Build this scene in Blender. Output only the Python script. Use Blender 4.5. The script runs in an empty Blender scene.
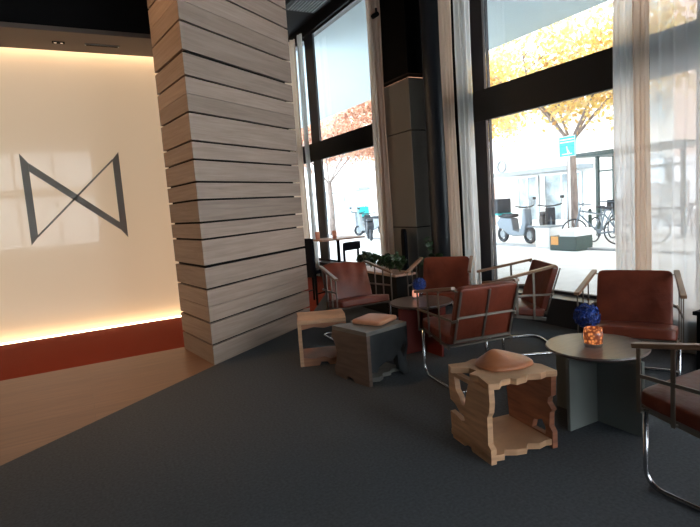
import bpy, bmesh, math, random
from mathutils import Vector, Matrix
random.seed(7)
S = bpy.context.scene
C = S.collection
PI = math.pi

# ------------------------------------------------------------------ materials
def nodes(name):
    m = bpy.data.materials.new(name); m.use_nodes = True
    nt = m.node_tree; b = nt.nodes['Principled BSDF']
    return m, nt, b
def mat(name, col, rough=.6, metal=0, noise=0, nscale=8, stretch=(1,1,1), bump=0, bscale=60, spec=.5, coat=0, bstretch=(1,1,1), col2=None):
    m, nt, b = nodes(name); N = nt.nodes; L = nt.links
    b.inputs['Base Color'].default_value = (*col, 1)
    b.inputs['Roughness'].default_value = rough
    b.inputs['Metallic'].default_value = metal
    b.inputs['Specular IOR Level'].default_value = spec
    if coat: b.inputs['Coat Weight'].default_value = coat; b.inputs['Coat Roughness'].default_value = .03
    tc = N.new('ShaderNodeTexCoord')
    if noise or col2:
        mp = N.new('ShaderNodeMapping'); mp.inputs['Scale'].default_value = stretch
        nz = N.new('ShaderNodeTexNoise'); nz.inputs['Scale'].default_value = nscale; nz.inputs['Detail'].default_value = 6
        rp = N.new('ShaderNodeValToRGB')
        c2 = col2 or tuple(c*(1+noise) for c in col); c1 = col if col2 else tuple(c*(1-noise) for c in col)
        rp.color_ramp.elements[0].color = (*c1, 1); rp.color_ramp.elements[1].color = (*c2, 1)
        rp.color_ramp.elements[0].position = .32; rp.color_ramp.elements[1].position = .68
        L.new(tc.outputs['Object'], mp.inputs[0]); L.new(mp.outputs[0], nz.inputs[0]); L.new(nz.outputs[0], rp.inputs[0]); L.new(rp.outputs[0], b.inputs['Base Color'])
    if bump:
        mp = N.new('ShaderNodeMapping'); mp.inputs['Scale'].default_value = bstretch
        nz = N.new('ShaderNodeTexNoise'); nz.inputs['Scale'].default_value = bscale; nz.inputs['Detail'].default_value = 4
        bp = N.new('ShaderNodeBump'); bp.inputs['Strength'].default_value = bump; bp.inputs['Distance'].default_value = .02
        L.new(tc.outputs['Object'], mp.inputs[0]); L.new(mp.outputs[0], nz.inputs[0]); L.new(nz.outputs[0], bp.inputs['Height']); L.new(bp.outputs[0], b.inputs['Normal'])
    return m
def emis(name, col, s):
    m, nt, b = nodes(name)
    b.inputs['Base Color'].default_value = (*col, 1)
    b.inputs['Emission Color'].default_value = (*col, 1); b.inputs['Emission Strength'].default_value = s
    return m
def sheer(name, col, transp, transl):
    m = bpy.data.materials.new(name); m.use_nodes = True; nt = m.node_tree; N = nt.nodes; L = nt.links
    N.clear(); o = N.new('ShaderNodeOutputMaterial')
    t = N.new('ShaderNodeBsdfTransparent'); d = N.new('ShaderNodeBsdfDiffuse'); r = N.new('ShaderNodeBsdfTranslucent')
    d.inputs[0].default_value = (*col, 1); r.inputs[0].default_value = (*col, 1)
    a = N.new('ShaderNodeMixShader'); a.inputs[0].default_value = transl; L.new(d.outputs[0], a.inputs[1]); L.new(r.outputs[0], a.inputs[2])
    b = N.new('ShaderNodeMixShader'); b.inputs[0].default_value = transp; L.new(a.outputs[0], b.inputs[1]); L.new(t.outputs[0], b.inputs[2])
    L.new(b.outputs[0], o.inputs[0]); return m
def glassmat(name, tint=(1,1,1), refl=.07):
    m = bpy.data.materials.new(name); m.use_nodes = True; nt = m.node_tree; N = nt.nodes; L = nt.links
    N.clear(); o = N.new('ShaderNodeOutputMaterial')
    t = N.new('ShaderNodeBsdfTransparent'); t.inputs[0].default_value = (*tint, 1)
    g = N.new('ShaderNodeBsdfGlossy'); g.inputs['Roughness'].default_value = .01
    a = N.new('ShaderNodeMixShader'); a.inputs[0].default_value = refl; L.new(t.outputs[0], a.inputs[1]); L.new(g.outputs[0], a.inputs[2])
    L.new(a.outputs[0], o.inputs[0]); return m

M = {}
M['carpet'] = mat('dark_carpet', (.080,.088,.098), .95, noise=.18, nscale=60, bump=.3, bscale=350, spec=.1)
M['redcarpet'] = mat('red_carpet', (.22,.028,.011), .95, noise=.2, nscale=90, bump=.5, bscale=300, spec=.1)
M['black'] = mat('black_paint', (.004,.004,.004), .7, spec=.12)
M['ceil'] = mat('black_ceiling', (.012,.014,.016), .8)
M['frame'] = mat('dark_window_frame', (.018,.022,.030), .35)
M['beam'] = mat('dark_beam', (.010,.010,.010), .5)
M['wall'] = mat('dark_wall', (.05,.045,.04), .8, noise=.1)
M['soffit'] = mat('brown_soffit', (.12,.085,.065), .6)
M['leather'] = mat('brown_red_leather', (.140,.029,.014), .40, noise=.25, nscale=5, bump=.22, bscale=18, spec=.35)
M['leather_pale'] = mat('tan_leather', (.50,.24,.14), .38, noise=.12, nscale=6, bump=.1, bscale=30)
M['leather_cog'] = mat('cognac_leather', (.42,.15,.06), .33, noise=.12, nscale=6, bump=.1, bscale=30)
M['arm'] = mat('arm_wood', (.22,.12,.07), .28, noise=.3, nscale=9, stretch=(1,.12,1))
M['bronze'] = mat('brushed_flat_steel', (.21,.18,.15), .38, metal=.75)
M['chrome'] = mat('satin_chrome', (.55,.56,.58), .2, metal=1)
M['tabletop'] = mat('dark_table_wood', (.095,.066,.056), .28, noise=.25, nscale=7, stretch=(1,8,1), coat=.1)
M['tablebase'] = mat('grey_green_lacquer', (.15,.165,.155), .35)
M['redbase'] = mat('red_lacquer', (.16,.02,.012), .4)
M['glass'] = glassmat('window_glass', (.97,.99,1), .05)
M['clear'] = glassmat('vase_glass', (.85,.9,.95), .15)
M['soffit_out'] = mat('white_canopy_soffit', (.33,.41,.44), .8)
M['pave'] = mat('pale_pavement', (.72,.74,.75), .9, noise=.06, nscale=3)
M['kerb'] = mat('kerb_stone', (.40,.42,.44), .9)
M['curt_beige'] = sheer('beige_drape', (.80,.66,.55), .0, .60)
M['curt_white'] = sheer('white_sheer', (.90,.93,.93), .12, .68)
M['curt_grey'] = sheer('grey_sheer', (.84,.83,.82), .10, .62)
M['curt_open'] = sheer('open_sheer', (.86,.86,.86), .26, .62)
M['bfoliage'] = mat('dark_green_leaf', (.02,.05,.015), .4, noise=.4, nscale=5)
M['panel'] = mat('beige_lacquer_panel', (.26,.235,.20), .25)
M['blackgloss'] = mat('black_gloss', (.012,.015,.02), .28)
M['metal_panel'] = mat('grille_metal', (.05,.06,.065), .4, metal=.3)
M['teal'] = mat('teal_plastic', (.02,.42,.45), .4)
M['rubber'] = mat('tyre_rubber', (.03,.035,.045), .7)
M['bikemetal'] = mat('bike_metal', (.16,.20,.24), .4, metal=.3)
M['whiteplastic'] = mat('white_plastic', (.75,.77,.78), .4)
M['greyplastic'] = mat('grey_plastic', (.25,.29,.32), .4)
M['orange'] = mat('orange_label', (.75,.35,.10), .6)
M['facade'] = mat('white_facade', (.78,.78,.76), .9, noise=.05, nscale=1)
M['brick'] = mat('brick_facade', (.62,.45,.38), .9, noise=.12, nscale=6)
M['shopglass'] = mat('shop_glass', (.30,.38,.42), .15, noise=.7, nscale=1.3, coat=0)
M['bark'] = mat('grey_brown_bark', (.27,.22,.20), .9, noise=.3, nscale=10, stretch=(1,1,.3), bump=.4, bscale=20)
M['darkpost'] = mat('dark_green_post', (.03,.06,.055), .5)
M['signblue'] = mat('sign_blue', (.0,.50,.62), .4)
M['signwhite'] = mat('sign_white', (.85,.87,.87), .4)
M['lightwood'] = mat('light_plywood', (.52,.30,.165), .5, noise=.22, nscale=4, stretch=(1,1,9), bump=.05)
M['lightwood2'] = mat('reddish_plywood', (.36,.155,.08), .5, noise=.25, nscale=4, stretch=(1,1,9), bump=.05)
M['redwood'] = mat('dark_reddish_plywood', (.27,.10,.05), .5, noise=.3, nscale=4, stretch=(1,1,9))
M['greywood'] = mat('grey_stained_wood', (.155,.15,.135), .45, noise=.3, nscale=4, stretch=(1,1,7))
M['brownwood'] = mat('umber_stained_wood', (.115,.078,.06), .45, noise=.25, nscale=4, stretch=(1,1,7))
M['darkwood'] = mat('charcoal_stained_wood', (.020,.023,.025), .4, noise=.4, nscale=7)
M['tabwood'] = mat('pale_table_wood', (.42,.24,.16), .35, noise=.2, nscale=6, stretch=(5,1,1))
M['softblack'] = mat('black_upholstery', (.005,.006,.009), .85, spec=.12)
M['bluepetal'] = mat('blue_petal', (.010,.045,.25), .5, noise=.6, nscale=30)
M['terracotta'] = mat('cup_amber', (.65,.28,.18), .3)
M['logo'] = mat('dark_logo_metal', (.30,.28,.24), .5)

def leafmat(name, cols):
    m, nt, b = nodes(name); N = nt.nodes; L = nt.links
    g = N.new('ShaderNodeNewGeometry'); r = N.new('ShaderNodeValToRGB')
    e = r.color_ramp.elements
    for i, c in enumerate(cols):
        p = i/(len(cols)-1)
        if i < 2: el = e[i]; el.position = p
        else: el = e.new(p)
        el.color = (*c, 1)
    e[1].position = 1/(len(cols)-1)
    L.new(g.outputs['Random Per Island'], r.inputs[0]); L.new(r.outputs[0], b.inputs['Base Color'])
    tr = N.new('ShaderNodeBsdfTranslucent'); L.new(r.outputs[0], tr.inputs[0])
    mx = N.new('ShaderNodeMixShader'); mx.inputs[0].default_value = .45
    o = N['Material Output']; L.new(b.outputs[0], mx.inputs[1]); L.new(tr.outputs[0], mx.inputs[2]); L.new(mx.outputs[0], o.inputs[0])
    b.inputs['Roughness'].default_value = .7
    return m
M['leafyellow'] = leafmat('autumn_yellow_leaf', [(.70,.48,.14),(.78,.62,.24),(.62,.36,.14),(.76,.66,.36)])
M['leaforange'] = leafmat('autumn_orange_leaf', [(.62,.34,.24),(.72,.46,.32),(.50,.27,.20),(.74,.56,.44)])

def woodplanks():
    m, nt, b = nodes('oak_floor_planks'); N = nt.nodes; L = nt.links
    tc = N.new('ShaderNodeTexCoord'); br = N.new('ShaderNodeTexBrick')
    br.inputs['Color1'].default_value = (.19,.095,.050,1); br.inputs['Color2'].default_value = (.23,.118,.064,1); br.inputs['Mortar'].default_value = (.16,.09,.05,1)
    br.inputs['Scale'].default_value = 1; br.inputs['Mortar Size'].default_value = .002; br.inputs['Brick Width'].default_value = 2.2; br.inputs['Row Height'].default_value = .14
    mp = N.new('ShaderNodeMapping'); mp.inputs['Scale'].default_value = (1.2,14,1)
    nz = N.new('ShaderNodeTexNoise'); nz.inputs['Scale'].default_value = 2.2; nz.inputs['Detail'].default_value = 7
    mx = N.new('ShaderNodeMix'); mx.data_type = 'RGBA'; mx.blend_type = 'MULTIPLY'; mx.inputs[0].default_value = .5
    rp = N.new('ShaderNodeValToRGB'); rp.color_ramp.elements[0].position = .3; rp.color_ramp.elements[0].color = (.55,.5,.48,1); rp.color_ramp.elements[1].position = .65
    L.new(tc.outputs['Object'], br.inputs[0]); L.new(tc.outputs['Object'], mp.inputs[0]); L.new(mp.outputs[0], nz.inputs[0]); L.new(nz.outputs[0], rp.inputs[0])
    L.new(br.outputs[0], mx.inputs[6]); L.new(rp.outputs[0], mx.inputs[7]); L.new(mx.outputs[2], b.inputs['Base Color'])
    b.inputs['Roughness'].default_value = .42
    return m
M['oakfloor'] = woodplanks()
def cladding():
    m, nt, b = nodes('limed_oak_cladding'); N = nt.nodes; L = nt.links
    tc = N.new('ShaderNodeTexCoord')
    g = N.new('ShaderNodeNewGeometry')
    sm = N.new('ShaderNodeMapping'); sm.inputs['Scale'].default_value = (.7,.7,16)
    off = N.new('ShaderNodeVectorMath'); off.operation = 'ADD'
    sc = N.new('ShaderNodeVectorMath'); sc.operation = 'SCALE'; sc.inputs[0].default_value = (31,17,9)
    L.new(g.outputs['Random Per Island'], sc.inputs['Scale'])
    L.new(tc.outputs['Object'], sm.inputs[0]); L.new(sm.outputs[0], off.inputs[0]); L.new(sc.outputs[0], off.inputs[1])
    nz = N.new('ShaderNodeTexNoise'); nz.inputs['Scale'].default_value = 2.0; nz.inputs['Detail'].default_value = 8; nz.inputs['Distortion'].default_value = .7; nz.inputs['Roughness'].default_value = .62
    L.new(off.outputs[0], nz.inputs[0])
    rp = N.new('ShaderNodeValToRGB'); rp.color_ramp.elements[0].position = .30; rp.color_ramp.elements[0].color = (.27,.205,.165,1); rp.color_ramp.elements[1].position = .66; rp.color_ramp.elements[1].color = (.385,.30,.245,1)
    L.new(nz.outputs[0], rp.inputs[0])
    hs = N.new('ShaderNodeHueSaturation'); ml = N.new('ShaderNodeMath'); ml.operation = 'MULTIPLY_ADD'; ml.inputs[1].default_value = .22; ml.inputs[2].default_value = .85
    L.new(g.outputs['Random Per Island'], ml.inputs[0]); L.new(ml.outputs[0], hs.inputs['Value']); L.new(rp.outputs[0], hs.inputs['Color'])
    L.new(hs.outputs[0], b.inputs['Base Color']); b.inputs['Roughness'].default_value = .6
    bp = N.new('ShaderNodeBump'); bp.inputs['Strength'].default_value = .15; bp.inputs['Distance'].default_value = .01
    L.new(nz.outputs[0], bp.inputs['Height']); L.new(bp.outputs[0], b.inputs['Normal'])
    return m
M['clad'] = cladding()
def litglass():
    m, nt, b = nodes('backlit_cream_glass'); N = nt.nodes; L = nt.links
    b.inputs['Base Color'].default_value = (.66,.52,.38,1); b.inputs['Roughness'].default_value = .5
    b.inputs['Emission Color'].default_value = (1,.72,.45,1); b.inputs['Emission Strength'].default_value = .375
    b.inputs['Coat Weight'].default_value = 1; b.inputs['Coat Roughness'].default_value = .01; b.inputs['Coat IOR'].default_value = 1.5
    return m
M['litglass'] = litglass()
def mosaic():
    m, nt, b = nodes('glowing_mosaic_glass'); N = nt.nodes; L = nt.links
    tc = N.new('ShaderNodeTexCoord'); v = N.new('ShaderNodeTexVoronoi'); v.inputs['Scale'].default_value = 55
    rp = N.new('ShaderNodeValToRGB'); e = rp.color_ramp.elements
    e[0].position = .25; e[0].color = (1,.34,.10,1); e[1].position = .62; e[1].color = (.10,.015,.005,1)
    L.new(tc.outputs['Object'], v.inputs[0]); L.new(v.outputs['Distance'], rp.inputs[0])
    L.new(rp.outputs[0], b.inputs['Emission Color']); b.inputs['Emission Strength'].default_value = .8
    b.inputs['Base Color'].default_value = (.25,.08,.04,1); b.inputs['Roughness'].default_value = .15
    return m
M['mosaic'] = mosaic()
M['pinkglow'] = emis('pink_candle_glow', (1,.42,.30), .55)
M['ledwarm'] = emis('warm_led', (1,.74,.46), 22)
M['ledfoot'] = emis('warm_led_foot', (1,.72,.42), 11)
M['ledcove'] = emis('cove_led', (1,.50,.30), 1.2)
M['downlight'] = emis('downlight_lens', (1,.72,.45), 30)
M['dimlens'] = emis('dim_downlight_lens', (1,.85,.7), .5)

# ------------------------------------------------------------------ mesh helpers
def link(name, bm, m, parent=None, smooth=False, loc=None, sub=0, bev=0):
    me = bpy.data.meshes.new(name); bmesh.ops.recalc_face_normals(bm, faces=bm.faces); bm.to_mesh(me); bm.free()
    for mm in (m if isinstance(m, (list, tuple)) else [m]): me.materials.append(M[mm])
    o = bpy.data.objects.new(name, me); C.objects.link(o)
    if parent: o.parent = parent
    if loc: o.location = loc
    if smooth:
        for p in me.polygons: p.use_smooth = True
    if bev:
        md = o.modifiers.new('bev', 'BEVEL'); md.width = bev; md.segments = 2; md.limit_method = 'ANGLE'
    if sub:
        md = o.modifiers.new('sub', 'SUBSURF'); md.levels = sub; md.render_levels = sub
    return o
def tag(o, label=None, cat=None, group=None, kind=None):
    if label: o['label'] = label
    if cat: o['category'] = cat
    if group: o['group'] = group
    if kind: o['kind'] = kind
    return o
def empty(name, loc=(0,0,0), rz=0):
    o = bpy.data.objects.new(name, None); C.objects.link(o); o.location = loc; o.rotation_euler = (0,0,rz); o.empty_display_size = .1
    return o
def copy_tree(o, parent=None):
    c = o.copy(); C.objects.link(c); c.parent = parent
    for ch in list(o.children): copy_tree(ch, c)
    return c
def box(bm, x0, x1, y0, y1, z0, z1, mi=0):
    v = [bm.verts.new(p) for p in [(x0,y0,z0),(x1,y0,z0),(x1,y1,z0),(x0,y1,z0),(x0,y0,z1),(x1,y0,z1),(x1,y1,z1),(x0,y1,z1)]]
    for f in [(0,3,2,1),(4,5,6,7),(0,1,5,4),(1,2,6,5),(2,3,7,6),(3,0,4,7)]:
        fc = bm.faces.new([v[i] for i in f]); fc.material_index = mi
def B(*boxes):
    bm = bmesh.new()
    for b in boxes: box(bm, *b)
    return bm
def beam(bm, a, b, w, h, up=(0,0,1)):
    a = Vector(a); b = Vector(b); d = (b-a).normalized(); u = Vector(up)
    s = d.cross(u)
    if s.length < 1e-4: s = d.cross(Vector((0,1,0)))
    s.normalize(); u = s.cross(d).normalized(); s *= w/2; u *= h/2
    v = [bm.verts.new(p+q) for p in (a, b) for q in (-s-u, s-u, s+u, -s+u)]
    for f in [(0,1,2,3),(7,6,5,4),(0,4,5,1),(1,5,6,2),(2,6,7,3),(3,7,4,0)]: bm.faces.new([v[i] for i in f])
def tube(bm, pts, r, n=10, closed=False, caps=True):
    pts = [Vector(p) for p in pts]; rings = []; k = len(pts)
    rr = r if isinstance(r, (list, tuple)) else [r]*k
    prev = None
    for i, p in enumerate(pts):
        a = pts[(i-1) % k] if (i or closed) else p; b = pts[(i+1) % k] if (i < k-1 or closed) else p
        d = (b-a).normalized()
        if prev is None:
            s = d.cross(Vector((0,0,1)))
            if s.length < .05: s = d.cross(Vector((0,1,0)))
        else: s = prev - d*prev.dot(d)
        s.normalize(); prev = s; t = d.cross(s)
        rings.append([bm.verts.new(p + (s*math.cos(2*PI*j/n)+t*math.sin(2*PI*j/n))*rr[i]) for j in range(n)])
    for i in range(k if closed else k-1):
        A = rings[i]; Bq = rings[(i+1) % k]
        for j in range(n): bm.faces.new((A[j], A[(j+1)%n], Bq[(j+1)%n], Bq[j]))
    if caps and not closed:
        bm.faces.new(rings[0]); bm.faces.new(rings[-1])
def fillet(pts, r, n=6):
    out = [Vector(pts[0])]
    for i in range(1, len(pts)-1):
        p = Vector(pts[i]); a = (Vector(pts[i-1])-p); b = (Vector(pts[i+1])-p)
        q = min(r, a.length*.49, b.length*.49); a = p+a.normalized()*q; b = p+b.normalized()*q
        for k in range(n+1):
            t = k/n; out.append(a*(1-t)**2 + p*2*t*(1-t) + b*t*t)
    out.append(Vector(pts[-1])); return out
def lathe(bm, prof, n=32, c=(0,0)):
    rings = [[bm.verts.new((c[0]+r*math.cos(2*PI*j/n), c[1]+r*math.sin(2*PI*j/n), z)) for j in range(n)] if r > 1e-5 else [bm.verts.new((c[0],c[1],z))] for r, z in prof]
    for A, Bq in zip(rings, rings[1:]):
        for j in range(n):
            if len(A) == 1 and len(Bq) == 1: continue
            if len(A) == 1: bm.faces.new((A[0], Bq[j], Bq[(j+1)%n]))
            elif len(Bq) == 1: bm.faces.new((A[j], A[(j+1)%n], Bq[0]))
            else: bm.faces.new((A[j], A[(j+1)%n], Bq[(j+1)%n], Bq[j]))
def slab(outer, holes, t, fn, bm=None):
    """irregular board: 2D outline with holes, thickness t; fn(u, v, w) -> xyz"""
    bm = bm or bmesh.new(); loops = [outer]+list(holes); edges = []; bot = []
    for lp in loops:
        vs = [bm.verts.new((u, v, 0)) for u, v in lp]; bot.append(vs)
        for i in range(len(vs)): edges.append(bm.edges.new((vs[i], vs[(i+1)%len(vs)])))
    r = bmesh.ops.triangle_fill(bm, use_beauty=True, use_dissolve=False, edges=edges)
    fs = [g for g in r['geom'] if isinstance(g, bmesh.types.BMFace)]
    tops = {}
    for lp in bot:
        for v in lp: tops[v] = bm.verts.new((v.co.x, v.co.y, t))
    for f in fs: bm.faces.new([tops[v] for v in reversed(f.verts)])
    for lp in bot:
        for i in range(len(lp)):
            a, b = lp[i], lp[(i+1)%len(lp)]; bm.faces.new((a, b, tops[b], tops[a]))
    for lp in bot:
        for v in lp:
            for q in (v, tops[v]): q.co = Vector(fn(q.co.x, q.co.y, q.co.z))
    return bm
def prism(poly, z0, z1, bm=None):
    return slab(poly, [], z1-z0, lambda u, v, w: (u, v, w+z0), bm)
def cushion(bm, cx, cy, cz, sx, sy, sz, n=8, pw=.22, crown=0, mtx=None):
    """soft rounded box made of a subdivided superellipsoid-like grid"""
    tmp = bmesh.new(); bmesh.ops.create_cube(tmp, size=2); bmesh.ops.subdivide_edges(tmp, edges=tmp.edges, cuts=n, use_grid_fill=True)
    R = pw
    vm = {}
    for v in tmp.verts:
        p = v.co; h = Vector((sx/2, sy/2, sz/2)); r = min(R, min(h)*.98)
        q = Vector((p.x*h.x, p.y*h.y, p.z*h.z)); inner = h - Vector((r,r,r))
        c = Vector([max(-inner[i], min(inner[i], q[i])) for i in range(3)])
        d = q-c
        if d.length > 1e-6: q = c + d.normalized()*r
        if crown: q.z += crown*(1-(2*q.x/sx)**2)*(1-(2*q.y/sy)**2)*(1 if p.z*crown > 0 else 0)*(1 if crown > 0 else 1)
        q += Vector((cx, cy, cz))
        if mtx: q = mtx @ q
        vm[v] = bm.verts.new(q)
    for f in tmp.faces: bm.faces.new([vm[v] for v in f.verts])
    tmp.free()

# ------------------------------------------------------------------ camera (camera frame measured from the vanishing points)
R = Matrix(((.87859991,-.11489154,.46353224),(-.47238819,-.06664398,.87886744),(-.0700828,-.99114001,-.1128268)))
cam = bpy.data.cameras.new('camera'); cam.lens = 520*36/700; cam.sensor_width = 36; cam.clip_start = .05; cam.clip_end = 300
co = bpy.data.objects.new('camera', cam); C.objects.link(co); S.camera = co
r_, d_, f_ = R.col[0], R.col[1], R.col[2]
co.matrix_world = Matrix(((r_[0],-d_[0],-f_[0],0),(r_[1],-d_[1],-f_[1],0),(r_[2],-d_[2],-f_[2],1.5),(0,0,0,1)))

# ------------------------------------------------------------------ world and view
w = bpy.data.worlds.new('overcast_sky'); S.world = w; w.use_nodes = True
bg = w.node_tree.nodes['Background']; bg.inputs[0].default_value = (.88,.95,1,1); bg.inputs[1].default_value = 9.5
S.view_settings.view_transform = 'Standard'; S.view_settings.look = 'None'; S.view_settings.exposure = 0; S.view_settings.gamma = 1
S.cycles.use_denoising = True
S.cycles.max_bounces = 10; S.cycles.transparent_max_bounces = 24; S.cycles.diffuse_bounces = 5

# ------------------------------------------------------------------ setting: floors, walls, ceiling
def struct(name, bm, m, **k):
    o = link(name, bm, m, **k); tag(o, kind='structure'); return o
XL, XF, YB, YE, ZC = -5.0, 4.95, -5.0, 12.4, 5.3
struct('floor', prism([(XL,YB),(XF,YB),(XF,9.98),(2.5,6.12),(1.102,5.136),(-.573,3.889),(XL,.59)], -.12, 0), 'carpet')
struct('floor_oak', prism([(XL,.59),(-.573,3.889),(1.102,5.136),(2.5,6.12),(XL,6.12)], -.12, 0), 'oakfloor')
struct('floor_red_carpet', prism([(XL,6.12),(2.5,6.12),(XF,9.98),(XF,YE),(XL,YE)], -.12, 0), 'redcarpet')
struct('ceiling', B((XL,XF+.3,YB,YE,ZC,ZC+.15)), 'ceil')
struct('wall_left', B((XL-.15,XL,YB,YE,0,ZC)), 'wall')
struct('wall_far', B((XL,XF+.3,YE,YE+.15,0,ZC)), 'wall')
# backlit wall with LED troughs
LW = (-4.9, 3.0)
struct('wall_backlit', B((LW[0],LW[1],8.05,8.2,0,ZC)), 'litglass')
struct('trim_1', B((LW[0],LW[1],7.14,7.92,3.745,3.80),(LW[0],LW[1],7.92,8.05,3.90,3.92)), 'soffit')
struct('trim_2', B((LW[0],LW[1],7.135,7.915,3.80,ZC)), 'black')
def led(name, y, z, lab, lm='ledwarm'):
    root = empty(name, (0,y,z)); tag(root, lab, 'light strip')
    link('channel', B((LW[0]+.1,LW[1]-.1,-.03,.03,-.012,0)), 'soffit', root)
    link('diffuser', B((LW[0]+.1,LW[1]-.1,-.024,.024,0,.014)), lm, root)
    return root
t = led('led_strip', 7.985, .012, 'warm light strip on the red carpet along the foot of the glowing cream wall', 'ledfoot')
t = led('led_strip', 7.965, 3.885, 'warm light strip in the soffit above the glowing cream wall'); t.rotation_euler = (PI,0,0)
# bow-tie sign on the backlit wall
bm = bmesh.new()
def bar(bm, p, q, wd):
    beam(bm, (p[0],8.035,p[1]), (q[0],8.035,q[1]), .03, wd, up=(0,0,1) if abs(p[0]-q[0])>.01 else (1,0,0))
x0,x1,z0,z1 = -.48,.70,1.28,2.43
sign = empty('wall_emblem', (0,8.035,z0)); tag(sign, 'large dark bow-tie shaped emblem on the glowing cream wall', 'emblem')
def poly_xz(pts, name):
    link(name, slab([(a,b-z0) for a,b in pts], [], .03, lambda u,v,w: (u,w-.03,v)), 'logo', sign)
poly_xz([(x0,z1+.02),(x0+.085,z1-.10),(x0+.085,z0+.08),(x0,z0-.02)], 'left_bar')
poly_xz([(x1,z1+.02),(x1-.085,z1-.08),(x1-.085,z0+.10),(x1,z0-.02)], 'right_bar')
poly_xz([(x0+.087,z1-.102),(x0+.087,z1-.215),(x1-.087,z0+.095),(x1-.087,z0+.2)], 'thick_diagonal')
poly_xz([(x0+.087,z0+.075),(x0+.087,z0+.105),(x1-.087,z1-.075),(x1-.087,z1-.105)], 'thin_diagonal')
# soffit fittings
t = empty('downlight', (.126,7.56,3.745)); tag(t, 'small twin-lens downlight in the brown soffit', 'light')
link('housing', B((-.07,.07,-.035,.035,-.008,0)), 'black', t)
for s in (-.035,.035):
    bm = bmesh.new(); lathe(bm, [(0,-.010),(.016,-.010),(.016,-.007),(0,-.007)], 16, (s,0)); link('lens', bm, 'dimlens', t)
t = empty('slot_vent', (.62,7.56,3.745)); tag(t, 'long narrow slot vent in the brown soffit', 'vent')
link('frame', B((-.20,.20,-.03,.03,-.008,0)), 'greyplastic', t)
link('slot', B((-.185,.185,-.018,.018,-.012,-.0075)), 'black', t)

# cladded triangular column
A_, Bc, Cc = Vector((1.102,5.136)), Vector((.985,6.055)), Vector((2.634,6.209))
cen = (A_+Bc+Cc)/3
col = empty('clad_column', (A_.x,A_.y,0)); tag(col, kind='structure'); col.name = 'wall_column'
def tri(s):
    # inset the triangle by s metres
    P = [A_,Cc,Bc]; out = []
    for i in range(3):
        p0, p1, p2 = P[i-1], P[i], P[(i+1)%3]
        e1 = (p1-p0).normalized(); e2 = (p2-p1).normalized()
        n1 = Vector((-e1.y,e1.x)); n2 = Vector((-e2.y,e2.x))
        if n1.dot(cen-p1) < 0: n1 = -n1
        if n2.dot(cen-p1) < 0: n2 = -n2
        den = 1+n1.dot(n2); q = p1 + (n1+n2)*(s/den); out.append((q.x-A_.x, q.y-A_.y))
    return out
link('core', prism(tri(.03), 0, ZC), 'black', col)
seams = [(0,0),(.204,1),(.429,1),(.589,0),(.765,1),(.991,1.6),(1.258,1),(1.424,1),(1.645,1),(1.819,1),(2.033,1),(2.207,1),(2.477,1),(2.647,0),(2.811,1),(3.036,1.7),(3.31,1),(3.50,0),(3.70,1),(3.93,1),(4.12,0),(4.35,1),(4.6,1),(4.85,1),(5.1,1),(5.3,0)]
bm = bmesh.new()
for (za, ga), (zb, gb) in zip(seams, seams[1:]):
    prism(tri(0), za+.002+ga*.008, zb-.002-gb*.008, bm)
link('cladding_boards', bm, 'clad', col)

# facade: x = 4.95, sill, frames, beam, panes
GX = 4.93
struct('wall_sill', B((4.62,5.05,YB,5.60,0,.31),(4.62,5.05,7.25,YE,0,.31)), 'frame')
struct('trim_3', B((4.835,4.90,YB,5.72,2.45,2.84),(4.835,4.90,7.25,YE,2.49,2.87)), 'beam')
struct('trim_4', B((4.80,5.05,YB,YE,5.10,ZC)), 'beam')
struct('wall_facade', B((4.92,5.05,5.72,7.25,0,ZC)), 'black')
def window(n, ya, yb, posts, pane_edges):
    fr = B(*[(4.842,4.885,p-wd/2,p+wd/2,.31,5.10) for p, wd in posts],
           (4.85,4.90,ya,yb,.31,.345),(4.85,4.90,ya,yb,5.05,5.10))
    o = struct(f'window_{n}', fr, 'frame')
    for (a, b) in pane_edges:
        for z0_, z1_ in ((.345,2.46),(2.83,5.05)):
            link('pane', B((4.868,4.876,a,b,z0_,z1_)), 'glass', o)
window(1, YB, 5.72, [(5.69,.05),(5.285,.22),(5.12,.015),(2.55,.12),(.2,.12),(-2.2,.12),(-4.9,.12)], [(5.40,5.66),(2.61,5.112),(.26,2.49),(-2.14,.14),(-4.84,-2.26)])
window(2, 7.25, YE, [(7.32,.12),(10.36,.42),(12.2,.12)], [(7.38,10.15),(10.57,12.1)])
# small latch and blind pulls on beam
# rear wall with a broad window (behind the camera, it shows as a reflection in the glossy wall)
struct('wall_rear', B((XL,-2.6,YB-.15,YB,0,ZC),(1.0,2.4,YB-.15,YB,0,ZC),(2.4,XF+.1,YB-.15,YB,0,.5),(2.4,XF+.1,YB-.15,YB,4.6,ZC),(-2.6,1.0,YB-.15,YB,0,.7),(-2.6,1.0,YB-.15,YB,4.1,ZC)), 'wall')  # unglazed opening at the high-x end added to let daylight onto the clad column
fr = B(*[(x-.05,x+.05,YB-.12,YB-.02,.7,4.1) for x in (-2.55,-1.5,-.3,.95)], (-2.6,1.0,YB-.12,YB-.02,.7,.78),(-2.6,1.0,YB-.12,YB-.02,4.02,4.1),(-2.6,1.0,YB-.12,YB-.02,2.5,2.8))
w3 = struct('window_3', fr, 'frame')
for a,b in ((-2.5,-1.55),(-1.45,-.35),(-.25,.9)):
    for za,zb in ((.78,2.5),(2.8,4.02)): link('pane', B((a,b,YB-.08,YB-.07,za,zb)), 'glass', w3)

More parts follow.
